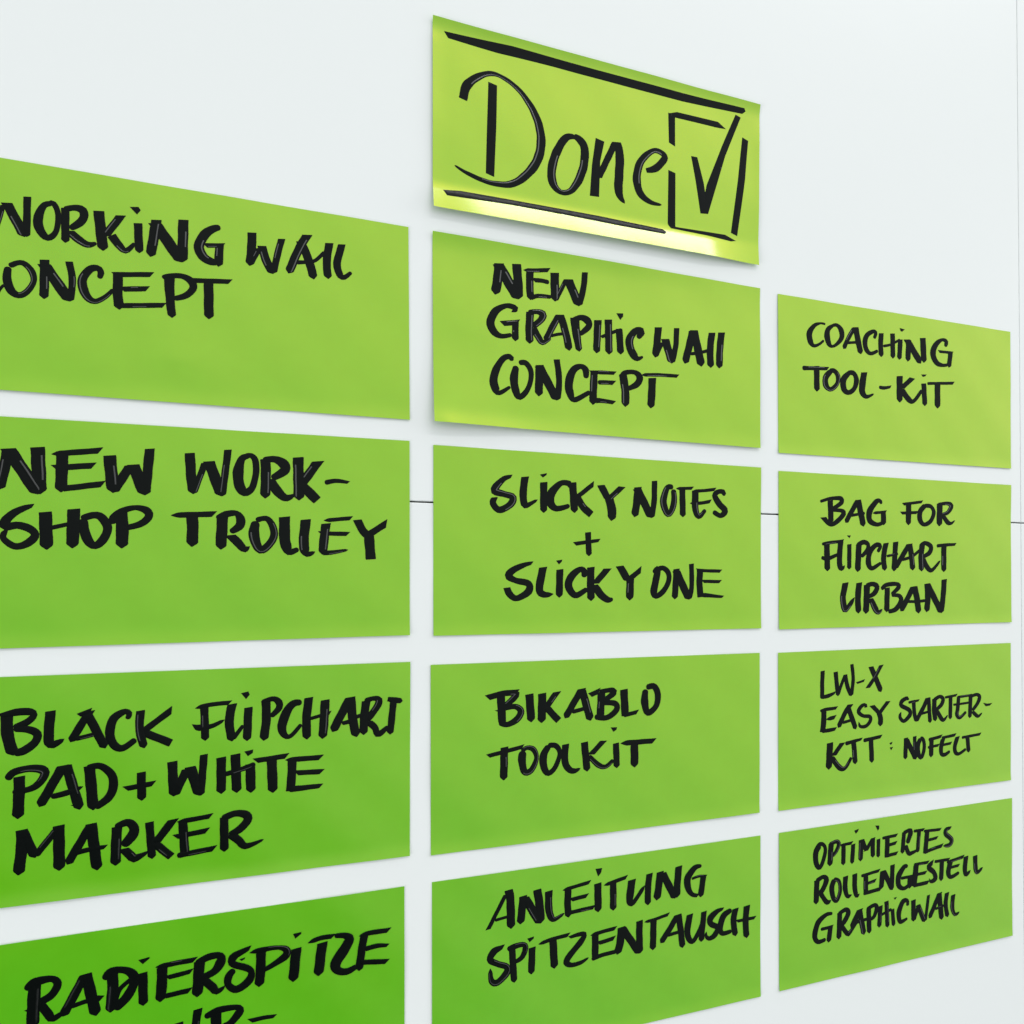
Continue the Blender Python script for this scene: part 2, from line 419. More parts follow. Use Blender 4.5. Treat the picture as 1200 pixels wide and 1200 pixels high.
('M1','handwritten_word','''rr 411,486,25 411,508,31 373,498,31 334,440,39 315,373,46 327,320,45 349,306,26 407,344,16
rr 441,462,33 427,390,47 437,325,43 457,292,33 499,331,29 522,394,28 522,444,32 494,484,32 455,480,27
sp 573,482,47 567,308,47
sp 571,474,50 674,296,51
sp 672,524,36 686,412,36 677,297,36
rr 845,436,27 842,484,43 812,500,28 771,476,41 745,412,49 748,351,48 777,309,31 869,362,25
ss 872,475,17 935,479,23 1023,484,20
sp 894,478,45 889,372,45 886,290,45
rs 916,420,25 965,425,26 1017,427,26
ss 892,316,34 946,318,26 1017,313,22
sp 1070,482,50 1085,385,50 1085,296,50
rr 1063,458,41 1082,492,28 1144,501,27 1176,475,45 1157,433,37 1094,398,25
ts 1188,491,21 1297,502,21 1424,508,21
sp 1256,480,48 1253,390,48 1247,302,48'''),
('M2','handwritten_word','''ss 419,-140,16 379,-154,29 339,-192,39 325,-225,44 378,-239,33 425,-254,41 411,-294,39 351,-326,36 315,-291,37 325,-258,29
st 494,-138,42 483,-218,42 486,-278,42 499,-297,30 565,-261,13
sp 599,-163,42 599,-333,42
P 576,-122 616,-112 616,-122 594,-138
rr 743,-186,31 750,-165,35 700,-164,30 651,-211,47 634,-265,53 672,-307,34 750,-287,24
sp 767,-156,44 779,-327,45
ss 894,-158,26 793,-238,26
sf 793,-238,43 829,-291,43 879,-334,43
sp 937,-163,43 982,-244,43
ps 982,-244,32 1068,-166,32
sp 986,-233,54 1004,-306,54 1000,-365,54'''),
('M2','handwritten_word','''sp 1166,-164,47 1158,-258,47 1144,-339,46
sp 1161,-175,50 1253,-340,50
sp 1272,-122,36 1269,-243,36 1253,-341,35
rr 1395,-155,30 1358,-157,34 1331,-224,45 1337,-278,45 1361,-316,33 1389,-282,39 1401,-221,40 1395,-166,31
ts 1413,-161,19 1525,-153,19
sp 1455,-161,40 1459,-329,40
ts 1522,-171,20 1593,-165,20 1679,-153,20
sr 1543,-165,45 1543,-276,45 1568,-322,31 1612,-279,23
ts 1506,-244,21 1581,-240,21 1647,-227,21
rr 1730,-187,25 1740,-167,30 1701,-166,28 1675,-192,38 1707,-242,41 1746,-280,42 1714,-312,31 1663,-288,29'''),
('M2','handwritten_word','''sp 859,-434,35 865,-570,35
ss 779,-502,22 855,-490,23 928,-479,18'''),
('M2','handwritten_word','''ss 534,-613,18 491,-622,27 426,-652,39 401,-684,43 440,-708,32 512,-726,39 512,-768,43 447,-806,32 405,-781,39 391,-747,39
st 596,-634,45 574,-754,45 600,-786,36 655,-783,21
sp 692,-646,41 688,-804,41
P 670,-597 707,-591 703,-604 687,-619
rr 832,-690,31 836,-657,38 809,-646,33 756,-690,45 744,-747,45 786,-791,36 854,-755,26
sp 876,-632,45 874,-740,45 877,-824,45
ss 979,-639,37 901,-726,36
sr 893,-733,45 940,-792,45 979,-818,37 1011,-814,15
sp 1052,-624,45 1107,-711,46
ps 1107,-704,31 1187,-644,31
sp 1119,-696,48 1115,-823,48'''),
('M2','handwritten_word','''rr 1268,-666,31 1294,-639,39 1281,-709,45 1268,-774,45 1284,-800,32 1332,-768,34 1365,-709,32 1362,-662,35 1326,-633,30 1281,-648,30
sp 1417,-638,41 1404,-819,41
sp 1414,-650,49 1500,-821,49
sp 1515,-607,32 1517,-745,32 1500,-821,32
ss 1553,-645,20 1610,-648,20 1717,-650,21
sf 1573,-640,42 1570,-727,42 1578,-808,42
ss 1591,-712,20 1714,-714,21
ss 1564,-793,25 1612,-796,27 1732,-807,15'''),
('M3','handwritten_word','''ss 285,-1341,33 367,-1323,33 449,-1320,33
sp 358,-1324,45 362,-1409,45 367,-1494,45
rr 384,-1321,25 445,-1324,34 427,-1353,36 367,-1401,31
P 324,-1411 384,-1406 384,-1423 337,-1418
rr 367,-1405,26 436,-1397,30 471,-1425,39 445,-1470,38 393,-1492,30 349,-1476,33
sp 517,-1333,46 529,-1489,46
sp 591,-1333,47 587,-1497,47
ss 677,-1329,35 613,-1412,35
sf 609,-1407,39 686,-1491,39
sp 824,-1319,40 722,-1480,39
sp 824,-1328,46 875,-1504,46
rr 763,-1448,23 842,-1432,23
ss 871,-1359,29 927,-1338,29
sp 941,-1343,46 932,-1503,46
rr 927,-1342,22 1003,-1337,31 1013,-1356,37 946,-1401,28
rr 946,-1406,27 1023,-1415,34 1033,-1451,37 975,-1493,32 899,-1483,31
sf 1078,-1337,47 1087,-1491,47
ss 1072,-1488,24 1165,-1473,24
rr 1216,-1344,35 1210,-1417,48 1230,-1482,36 1281,-1449,35 1296,-1385,40 1271,-1329,37 1221,-1335,32'''),
('M0','top_rule','''P 54,2187 419,2205 914,2201 1456,2202 1881,2210 1890,2192 1866,2172 1457,2152 1089,2151 662,2154 341,2147 76,2156'''),
('M0','handwritten_word','''P 289,1978 337,1969 332,1736 321,1470 275,1482 281,1725
ft 153,1850,45 179,1937,48 271,2014,31 356,2025,23 467,1968,30 555,1851,46 583,1715,52 545,1580,50 434,1461,40 309,1435,28 186,1458,23 108,1490,8
rr 781,1789,25 726,1772,40 671,1677,48 643,1574,51 652,1498,49 697,1461,28 752,1478,34 799,1545,47 832,1640,49 836,1738,50 809,1777,46 772,1794,30
P 904,1811 957,1801 931,1682 924,1478 868,1474 881,1654
ss 920,1586,37 1026,1814,38
st 1035,1816,48 1052,1734,54 1043,1559,54 1052,1509,44 1083,1470,10
ft 1218,1690,25 1279,1715,43 1338,1793,40 1270,1817,29 1185,1736,44 1158,1626,52 1184,1543,46 1250,1508,28 1318,1506,11'''),
('M0','check_box','''P 1362,2064 1407,2052 1406,1870 1365,1886
P 1362,2059 1419,2080 1697,2085 1752,2052 1687,2047 1400,2044
P 1360,1721 1406,1711 1406,1394 1374,1385 1356,1404
P 1356,1399 1416,1393 1744,1404 1819,1378 1782,1369 1625,1377 1377,1378
P 1867,2028 1909,2015 1885,1771 1828,1410 1784,1423 1834,1760'''),
('M0','check_mark','''P 1511,1836 1553,1837 1597,1687 1626,1509 1574,1503 1539,1701
P 1820,2158 1856,2147 1744,1882 1626,1509 1576,1506 1616,1682 1725,1947'''),
('M0','bottom_rule','''P 47,1345 140,1358 416,1363 911,1368 1320,1362 1345,1348 1332,1333 1082,1331 739,1334 415,1332 67,1317'''),
('M3','handwritten_word','''ss 288,-1655,23 482,-1620,23
sp 378,-1614,43 374,-1794,43
rr 482,-1643,42 476,-1691,46 490,-1758,36 528,-1753,35 558,-1691,27 541,-1640,31 503,-1628,25 474,-1646,26
rr 631,-1626,31 598,-1678,45 601,-1744,42 626,-1779,31 665,-1750,29 692,-1677,26 670,-1630,31 623,-1626,29
st 726,-1626,41 722,-1722,41 749,-1770,37 780,-1781,30 815,-1768,9
sp 837,-1623,43 855,-1791,43
ss 954,-1624,31 877,-1697,31
rr 864,-1704,29 923,-1761,32 968,-1773,26 1014,-1739,23
sp 1030,-1644,39 1035,-1788,39
P 997,-1551 1037,-1553 1033,-1567 1014,-1578
ts 1059,-1648,31 1272,-1649,30
sp 1145,-1659,49 1146,-1794,49'''),
('M4','handwritten_word','''ss 386,-2415,23 289,-2591,23
sp 401,-2393,46 411,-2452,46 415,-2607,47
rs 326,-2547,17 414,-2536,17
sp 483,-2438,44 475,-2516,44 466,-2591,44
sp 491,-2448,47 578,-2604,47
sp 562,-2415,47 576,-2516,48 581,-2605,48
st 628,-2433,43 627,-2524,43 639,-2576,40 662,-2596,26 720,-2570,15
ts 708,-2442,21 772,-2432,21 870,-2419,21
sp 740,-2441,40 737,-2525,40 743,-2599,39
ss 755,-2502,23 855,-2493,23
rs 749,-2574,23 897,-2565,23
sp 917,-2433,44 920,-2598,44
P 903,-2349 944,-2350 937,-2377 919,-2395
ts 955,-2451,22 1097,-2425,22
sp 1012,-2445,41 1012,-2604,41
st 1130,-2445,48 1116,-2541,47 1116,-2577,35 1142,-2575,27 1211,-2490,24
sp 1241,-2425,40 1231,-2511,40 1230,-2608,40
sp 1310,-2424,46 1300,-2509,46 1286,-2589,47
sp 1324,-2433,45 1408,-2596,45
sp 1432,-2409,45 1422,-2509,45 1418,-2594,45
rs 1585,-2428,18 1540,-2434,35 1494,-2483,47 1491,-2538,43 1519,-2589,27 1561,-2605,21
rs 1519,-2498,16 1568,-2489,16 1617,-2495,16
sp 1599,-2490,39 1578,-2617,39'''),
('M4','handwritten_word','''st 374,-2698,20 358,-2702,27 320,-2714,42 300,-2754,36 338,-2783,32 390,-2809,35 387,-2846,42 338,-2884,37 306,-2868,32 300,-2801,19
sp 420,-2719,37 432,-2903,37
rr 394,-2717,27 429,-2708,33 482,-2704,28 495,-2726,34 475,-2774,29 436,-2792,24
sp 533,-2729,39 528,-2877,39
P 505,-2676 543,-2670 541,-2682 518,-2699
ts 568,-2719,22 648,-2704,22 745,-2697,22
sp 652,-2715,44 661,-2871,44
st 748,-2713,17 800,-2706,24 839,-2710,27 814,-2751,37 752,-2812,37 731,-2848,40 759,-2870,26 814,-2867,25 864,-2847,9
ts 874,-2725,22 935,-2716,22 1028,-2708,22
sp 903,-2727,41 902,-2867,41
ss 920,-2777,24 1020,-2764,24
rs 881,-2860,24 956,-2847,24 1035,-2844,24
sp 1063,-2708,47 1055,-2795,48 1036,-2862,48
sp 1067,-2712,43 1176,-2880,44
sp 1176,-2690,42 1175,-2794,42 1180,-2881,42
ts 1208,-2704,19 1274,-2699,19 1366,-2684,19
sp 1266,-2705,41 1262,-2877,41
sp 1426,-2696,37 1375,-2769,37 1312,-2845,37
sp 1430,-2697,40 1447,-2805,40 1457,-2900,40
rr 1358,-2808,20 1452,-2800,21
st 1507,-2708,42 1490,-2797,42 1499,-2852,35 1529,-2873,30 1572,-2811,26 1589,-2760,23
sp 1602,-2707,37 1582,-2886,37
st 1735,-2713,15 1695,-2720,30 1646,-2754,46 1650,-2790,35 1694,-2820,33 1676,-2860,37 1637,-2876,27 1615,-2857,20 1619,-2831,16
rr 1793,-2728,26 1739,-2754,42 1712,-2819,41 1729,-2861,30 1792,-2857,23
sp 1820,-2724,42 1806,-2804,41 1821,-2893,39
sp 1901,-2719,43 1892,-2819,42 1900,-2919,42
ss 1829,-2804,19 1961,-2803,20'''),
('C1','handwritten_word','''rr 2489,955,16 2450,956,14 2400,933,28 2364,879,45 2373,829,45 2400,805,24 2439,819,18 2478,849,16
rr 2551,955,19 2511,925,35 2503,878,48 2517,833,39 2545,818,18 2584,841,24 2619,887,38 2613,933,43 2579,961,25 2539,951,18
sp 2723,963,32 2676,894,32 2632,812,32
sp 2731,967,47 2751,880,47 2774,793,47
rr 2658,854,18 2739,868,19
rr 2883,910,22 2897,949,30 2874,956,26 2827,927,35 2807,877,41 2821,827,38 2857,807,26 2916,833,21
sp 2942,953,40 2938,875,41 2945,794,41
sp 3038,963,40 3043,795,40
rr 2960,868,20 3026,888,17 3103,930,18
sp 3106,931,40 3097,793,39
P 3099,1008 3145,1004 3122,986 3109,987
sp 3162,938,51 3285,788,52
sp 3178,935,44 3171,789,44
sp 3302,965,50 3312,796,50
rr 3501,928,26 3511,964,34 3471,972,21 3417,932,41 3391,867,51 3424,808,41 3478,796,24 3525,803,21
ss 3444,888,19 3569,892,19
sp 3549,890,40 3535,786,40'''),
('C1','handwritten_word','''rs 2310,652,30 2399,660,26 2510,669,22
sp 2420,677,44 2422,512,44
rr 2536,659,32 2491,610,45 2493,558,45 2530,537,30 2579,575,31 2588,629,38 2558,660,33 2520,653,30
rr 2682,664,28 2631,607,49 2638,546,46 2677,530,31 2721,563,34 2737,618,42 2714,660,35 2665,659,27
st 2801,676,49 2785,587,53 2787,542,50 2821,516,29 2883,541,9
rs 2925,590,23 2968,589,25 3026,602,16
sp 3101,683,52 3100,503,52
ss 3211,680,34 3118,602,34
rr 3118,592,47 3176,533,45 3223,524,27 3293,604,26
sp 3309,652,43 3320,498,43
P 3287,712 3335,717 3323,703 3303,696
rs 3341,655,20 3580,681,21
sp 3432,660,51 3433,491,51'''),
('C2','handwritten_word','''rr 2448,-196,20 2529,-173,22 2610,-170,33 2615,-197,33 2547,-240,25
sp 2527,-185,43 2532,-334,43
rs 2537,-248,20 2615,-249,28 2634,-268,37 2585,-317,33 2527,-342,28 2471,-297,39
sp 2751,-172,37 2648,-327,36
sp 2751,-176,47 2797,-348,48
rr 2693,-278,20 2807,-258,20
rr 2937,-193,28 2937,-173,24 2901,-178,35 2846,-245,48 2847,-305,43 2902,-331,29 2957,-318,25
ts 2871,-256,20 2982,-244,20
sp 2960,-249,43 2962,-334,43'''),
('C2','handwritten_word','''ss 3127,-187,20 3294,-164,20
sp 3176,-179,47 3173,-328,47
ss 3111,-248,21 3252,-239,22
rr 3320,-186,36 3278,-229,42 3273,-283,44 3311,-320,29 3370,-293,33 3397,-234,35 3369,-193,29 3310,-191,29
sp 3452,-168,53 3447,-328,52
rr 3435,-178,25 3514,-166,25 3559,-181,42 3525,-229,30 3469,-248,24
st 3480,-252,35 3524,-297,38 3558,-304,21 3592,-282,7'''),
('C2','handwritten_word','''rs 2461,-472,20 2508,-462,22 2628,-448,22
sp 2499,-470,46 2504,-646,46
rs 2456,-557,24 2509,-564,28 2609,-527,20
st 2609,-448,43 2600,-555,43 2605,-614,43 2620,-630,28 2644,-606,13
sp 2679,-467,35 2678,-633,35
P 2658,-410 2692,-409 2680,-428
sp 2757,-465,47 2746,-649,47
rr 2742,-477,37 2792,-452,32 2832,-464,33 2826,-504,33 2776,-549,25
rr 2912,-515,27 2937,-474,28 2897,-470,34 2846,-520,40 2835,-592,45 2865,-624,31 2941,-587,21
sp 2983,-453,42 2962,-550,43 2972,-640,43
sp 3064,-444,43 3056,-549,43 3050,-643,43
rr 2988,-542,18 3085,-524,18
sp 3184,-455,39 3127,-532,39 3060,-623,38
sp 3184,-457,46 3200,-531,46 3214,-636,46
rr 3117,-565,21 3201,-543,22 3275,-497,22
sp 3297,-455,47 3286,-546,47 3292,-642,47
rr 3275,-472,27 3318,-446,27 3373,-470,39 3362,-512,35 3297,-546,25
st 3303,-554,39 3340,-612,41 3384,-633,28 3460,-565,14
rs 3427,-465,24 3503,-457,24 3596,-451,19
sp 3490,-459,46 3490,-645,46'''),
('C2','handwritten_word','''st 2649,-720,47 2627,-816,47 2636,-879,50 2653,-897,34 2722,-817,32
sp 2759,-720,48 2748,-817,48 2752,-924,48
sp 2822,-733,51 2818,-853,51 2812,-927,51
rr 2813,-743,36 2866,-729,30 2906,-747,42 2884,-790,36 2835,-814,26
st 2853,-825,38 2894,-897,50 2921,-918,32 2952,-897,9
sp 2992,-754,45 2988,-919,45
rr 2942,-765,27 2983,-736,31 3066,-729,29 3094,-747,35 3029,-801,26
rr 3029,-805,20 3093,-809,30 3112,-842,41 3066,-899,36 3002,-916,26
sp 3220,-746,42 3159,-842,42 3107,-914,42
sp 3229,-746,51 3252,-835,51 3265,-931,51
rr 3158,-849,20 3252,-849,21 3327,-843,21
sp 3341,-726,49 3346,-836,49 3335,-923,49
sp 3341,-729,49 3470,-930,50
sp 3494,-697,47 3484,-808,46 3466,-932,46'''),
('C3','handwritten_word','''sf 2469,-1291,33 2465,-1376,33 2465,-1468,33
rs 2453,-1461,23 2507,-1457,28 2570,-1437,15
sp 2571,-1302,34 2581,-1382,34 2592,-1462,34
ps 2590,-1457,24 2620,-1384,24 2648,-1323,24
sp 2648,-1325,33 2666,-1401,32 2698,-1467,32
ps 2698,-1465,28 2712,-1356,28 2701,-1257,28
P 2735,-1378 2769,-1370 2809,-1360 2798,-1379 2746,-1390
sp 2857,-1280,40 2898,-1360,40 2942,-1453,41
ss 2945,-1272,28 2889,-1353,27 2830,-1421,27'''),
('C3','handwritten_word','''rs 2448,-1550,14 2490,-1543,23 2582,-1538,21
sf 2478,-1538,42 2476,-1621,42 2467,-1689,42
ts 2495,-1608,28 2569,-1597,26
rs 2462,-1682,26 2517,-1679,26 2573,-1674,21
sp 2692,-1521,34 2649,-1572,35 2590,-1668,35
sp 2672,-1541,38 2700,-1608,38 2733,-1688,38
rr 2625,-1638,20 2711,-1623,20
st 2815,-1550,23 2812,-1531,21 2781,-1538,27 2755,-1574,31 2792,-1603,24 2848,-1613,27 2851,-1642,29 2815,-1673,25 2769,-1672,22 2757,-1640,22
sr 2865,-1539,32 2921,-1590,32
ss 3002,-1518,28 2927,-1595,28
sp 2921,-1585,40 2936,-1629,41 2934,-1683,42'''),
('C3','handwritten_word','''st 3171,-1522,18 3164,-1507,25 3121,-1525,34 3114,-1555,30 3183,-1590,32 3187,-1626,34 3137,-1662,26 3102,-1633,28 3114,-1597,17
rs 3175,-1538,18 3214,-1534,19 3268,-1528,14
sp 3221,-1534,33 3228,-1617,32 3245,-1674,32
sp 3345,-1514,35 3306,-1579,34 3241,-1672,34
sp 3352,-1517,33 3357,-1600,33 3365,-1690,33
rr 3283,-1623,18 3373,-1607,18
sp 3404,-1523,40 3400,-1603,40 3412,-1681,39
rr 3396,-1535,30 3449,-1513,25 3481,-1531,33 3464,-1570,32 3416,-1604,23
st 3424,-1607,30 3464,-1666,35 3488,-1677,25 3524,-1645,7
rs 3497,-1522,18 3607,-1511,18
sp 3550,-1519,34 3545,-1677,34
rs 3611,-1526,18 3745,-1519,18
sr 3624,-1523,31 3615,-1610,35 3607,-1647,35 3636,-1671,26 3695,-1634,20
rs 3574,-1577,16 3645,-1575,16 3728,-1570,17
sp 3736,-1520,35 3733,-1605,35 3729,-1681,35
rr 3736,-1530,21 3791,-1517,24 3821,-1535,33 3804,-1578,31 3754,-1629,23
st 3754,-1635,28 3796,-1669,28 3817,-1671,21 3847,-1650,7
P 3855,-1580 3898,-1589 3945,-1586 3919,-1604 3881,-1607'''),
('C3','handwritten_word','''sp 2526,-1761,50 2515,-1935,49
ss 2624,-1768,32 2553,-1848,32
rr 2537,-1856,39 2602,-1930,39 2647,-1934,26 2696,-1870,24
rs 2646,-1777,28 2714,-1766,23 2782,-1756,17
sp 2714,-1775,40 2727,-1918,40
rs 2794,-1768,26 2945,-1752,23
sp 2857,-1764,39 2864,-1921,39
P 3013,-1802 3038,-1795 3033,-1810 3021,-1814
P 3015,-1832 3044,-1830 3027,-1852'''),
('C3','handwritten_word','''sp 3154,-1777,36 3147,-1923,36
sp 3157,-1787,40 3240,-1931,40
ps 3240,-1928,31 3230,-1850,31 3229,-1772,32
rr 3283,-1792,34 3258,-1833,37 3264,-1900,35 3289,-1921,29 3313,-1856,31 3302,-1798,28 3277,-1789,24'''),
('C3','handwritten_word','''rs 3351,-1807,25 3469,-1790,22
sp 3378,-1804,40 3373,-1929,40
rs 3344,-1859,20 3445,-1850,20
rs 3469,-1802,20 3596,-1790,22
sr 3482,-1807,38 3464,-1869,38 3470,-1913,33 3502,-1921,28 3546,-1900,20
rs 3463,-1854,18 3558,-1845,20
sr 3615,-1803,36 3590,-1869,36 3597,-1914,32 3629,-1926,24 3693,-1897,20
rs 3654,-1814,20 3831,-1802,20
sp 3706,-1810,36 3718,-1924,36'''),
('C4','handwritten_word','''rr 2449,-2418,35 2414,-2463,43 2420,-2534,38 2445,-2562,29 2474,-2516,31 2489,-2452,28 2474,-2417,25 2439,-2412,28 2405,-2457,30
sp 2534,-2416,43 2524,-2563,43
rr 2519,-2423,27 2575,-2409,27 2595,-2428,33 2575,-2471,29 2544,-2501,22
rs 2610,-2439,17 2703,-2434,22
sp 2633,-2433,35 2630,-2571,35
sp 2711,-2443,34 2700,-2572,34
P 2718,-2356 2756,-2347 2749,-2364 2732,-2378
sp 2775,-2422,38 2770,-2565,38
sp 2781,-2422,35 2816,-2499,35
ss 2813,-2503,28 2875,-2422,28
sp 2870,-2425,36 2872,-2554,36
sp 2918,-2436,30 2917,-2560,30
P 2890,-2342 2923,-2346 2923,-2367 2912,-2379
rs 2950,-2435,21 3076,-2430,21
sf 2994,-2432,39 2990,-2570,39
rs 3000,-2489,22 3071,-2481,22
rs 2979,-2560,23 3079,-2552,23
sp 3138,-2416,34 3121,-2562,34
rr 3132,-2424,28 3188,-2410,26 3194,-2432,40 3165,-2498,34
st 3148,-2509,35 3176,-2565,32 3209,-2567,26 3266,-2551,14
rs 3222,-2422,20 3311,-2422,20
sp 3269,-2426,32 3254,-2571,32
rs 3311,-2433,20 3460,-2438,20
sf 3340,-2437,39 3322,-2587,39
rs 3345,-2499,20 3431,-2492,20
rs 3311,-2580,24 3385,-2566,24 3477,-2552,25
st 3554,-2439,17 3512,-2445,31 3506,-2475,35 3560,-2522,37 3542,-2556,31 3483,-2557,20'''),
('C4','handwritten_word','''sp 2423,-2638,42 2415,-2793,42
rr 2417,-2647,33 2471,-2625,28 2497,-2649,41 2470,-2704,37 2440,-2729,30
st 2452,-2730,33 2499,-2792,34 2536,-2783,19
rr 2561,-2653,35 2540,-2700,42 2548,-2765,36 2578,-2795,30 2605,-2739,31 2597,-2673,27 2555,-2650,25
st 2649,-2646,40 2646,-2726,39 2665,-2779,30 2702,-2775,23
st 2723,-2641,40 2724,-2738,39 2740,-2786,33 2765,-2779,16
rs 2776,-2664,21 2930,-2649,21
sf 2814,-2665,40 2815,-2792,40
rs 2821,-2722,21 2898,-2711,22
rs 2796,-2784,25 2943,-2773,26
sp 2956,-2655,42 2943,-2776,42
sp 2962,-2656,39 3040,-2796,39
sp 3039,-2626,37 3033,-2795,37
rr 3169,-2654,21 3137,-2655,35 3092,-2711,46 3092,-2773,38 3137,-2801,27 3190,-2777,26
rs 3111,-2729,21 3203,-2727,21
sp 3189,-2725,40 3183,-2808,40
rs 3222,-2651,21 3351,-2651,21
sf 3242,-2654,46 3223,-2798,46
rs 3242,-2722,22 3330,-2719,22
rs 3216,-2794,26 3351,-2790,26
st 3392,-2659,30 3351,-2685,38 3399,-2729,35 3413,-2773,39 3372,-2788,26 3358,-2765,26
rs 3406,-2656,21 3539,-2658,22
sp 3473,-2660,39 3465,-2799,39
rs 3518,-2677,22 3673,-2657,23
sr 3553,-2671,43 3532,-2743,42 3553,-2784,30 3631,-2763,21
rs 3546,-2718,20 3631,-2712,20
st 3695,-2658,41 3684,-2743,40 3694,-2788,30 3737,-2761,16
st 3781,-2664,40 3784,-2757,39 3801,-2786,29 3852,-2756,16'''),
('C4','handwritten_word','''rr 2544,-2872,19 2491,-2874,29 2430,-2915,42 2405,-2995,41 2431,-3038,29 2492,-3032,27
rs 2451,-2961,22 2544,-2958,22
sp 2528,-2957,38 2513,-3057,38
sp 2602,-2875,40 2595,-3051,40
rr 2591,-2886,29 2650,-2866,30 2672,-2892,41 2639,-2942,37 2607,-2962,29
st 2618,-2968,32 2661,-3023,34 2682,-3023,30 2758,-2945,20
sp 2769,-2882,40 2693,-2995,40
sp 2764,-2890,43 2801,-3057,43
rr 2725,-2966,22 2845,-2956,22
sp 2839,-2889,39 2844,-3056,39
rr 2823,-2895,27 2883,-2874,27 2905,-2891,35 2888,-2945,29 2856,-2966,23
sp 2937,-2887,36 2926,-3031,36
sp 2987,-2864,35 2996,-3042,35
rr 2932,-2952,19 3031,-2924,20
sp 3037,-2925,31 3048,-3042,31
P 3049,-2851 3077,-2849 3060,-2866
rr 3167,-2924,27 3167,-2888,24 3127,-2891,38 3093,-2956,42 3104,-3021,32 3167,-3009,16
sp 3219,-2892,39 3220,-3040,39
rs 3225,-3032,29 3266,-2931,29
sp 3260,-2934,38 3319,-3059,38
ps 3325,-3054,26 3342,-2952,26 3352,-2879,26
sp 3453,-2878,36 3360,-3042,36
sp 3447,-2882,42 3471,-3069,42
rr 3412,-2986,18 3494,-2972,18
sp 3519,-2888,37 3506,-2969,36 3524,-3059,35
st 3576,-2911,37 3566,-2996,36 3589,-3051,26 3632,-3039,12''')]

LABELS = {
 'L1': 'green note with two written lines ending in CONCEPT, top of the left column',
 'L2': 'green note reading NEW WORKSHOP TROLLEY, second in the left column',
 'L3': 'green note with BLACK and WHITE MARKER written on three lines',
 'L4': 'darkest green note, at the bottom of the left column, cut off by the picture edge',
 'M0': 'curling green title note reading Done beside a ticked check box',
 'M1': 'green note reading NEW and CONCEPT, lifted lower left corner, under the Done note',
 'M2': 'green note with a plus sign between two written lines, middle column',
 'M3': 'green note with two short lines, the second reading TOOLKIT in one word',
 'M4': 'green note reading ANLEITUNG SPITZENTAUSCH, bottom of the middle column',
 'C1': 'pale green note reading COACHING TOOL-KIT, top of the right column',
 'C2': 'green note with BAG FOR on its first line and URBAN on its last',
 'C3': 'green note with a colon in its third line, third in the right column',
 'C4': 'green note reading OPTIMIERTES on its first line, lowest in the right column',
}
def wpos(n, x, y, dz):                 # a point of the film's surface, plus dz millimetres
    u, v = uv_of(n, x, y)
    return Vector((x*MM, -(zsheet(n, min(1, max(0, u)), min(1, max(0, v)))+dz)*MM, ZB+y*MM))
def sheet(n, root):
    a, b_, c, d = NOTES[n]; nx, ny = 100, 60
    bm = bmesh.new(); F = []; B = []
    for j in range(ny+1):
        v = j/ny
        for i in range(nx+1):
            u = i/nx
            x = (a[0]*(1-u)+b_[0]*u)*(1-v)+(d[0]*(1-u)+c[0]*u)*v
            y = (a[1]*(1-u)+b_[1]*u)*(1-v)+(d[1]*(1-u)+c[1]*u)*v
            z = zsheet(n, u, v)
            F.append(bm.verts.new((x*MM, -z*MM, ZB+y*MM)))
            B.append(bm.verts.new((x*MM, -(z-.12)*MM, ZB+y*MM)))
    k = nx+1
    for j in range(ny):
        for i in range(nx):
            q = (j*k+i, j*k+i+1, (j+1)*k+i+1, (j+1)*k+i)
            bm.faces.new([F[t] for t in q[::-1]]); bm.faces.new([B[t] for t in q])
    rim = [i for i in range(nx+1)]+[j*k+nx for j in range(1, ny+1)]+[ny*k+i for i in range(nx-1, -1, -1)]+[j*k for j in range(ny-1, 0, -1)]
    for q in range(len(rim)):
        p, r = rim[q], rim[(q+1) % len(rim)]
        bm.faces.new((F[p], F[r], B[r], B[p]))
    bmesh.ops.recalc_face_normals(bm, faces=bm.faces)
    for e in bm.edges:
        if len(e.link_faces) == 2 and e.calc_face_angle(0) > 1: e.smooth = False
    me = bpy.data.meshes.new('sheet'); bm.to_mesh(me); bm.free()
    return link('sheet', me, MFILM, root)

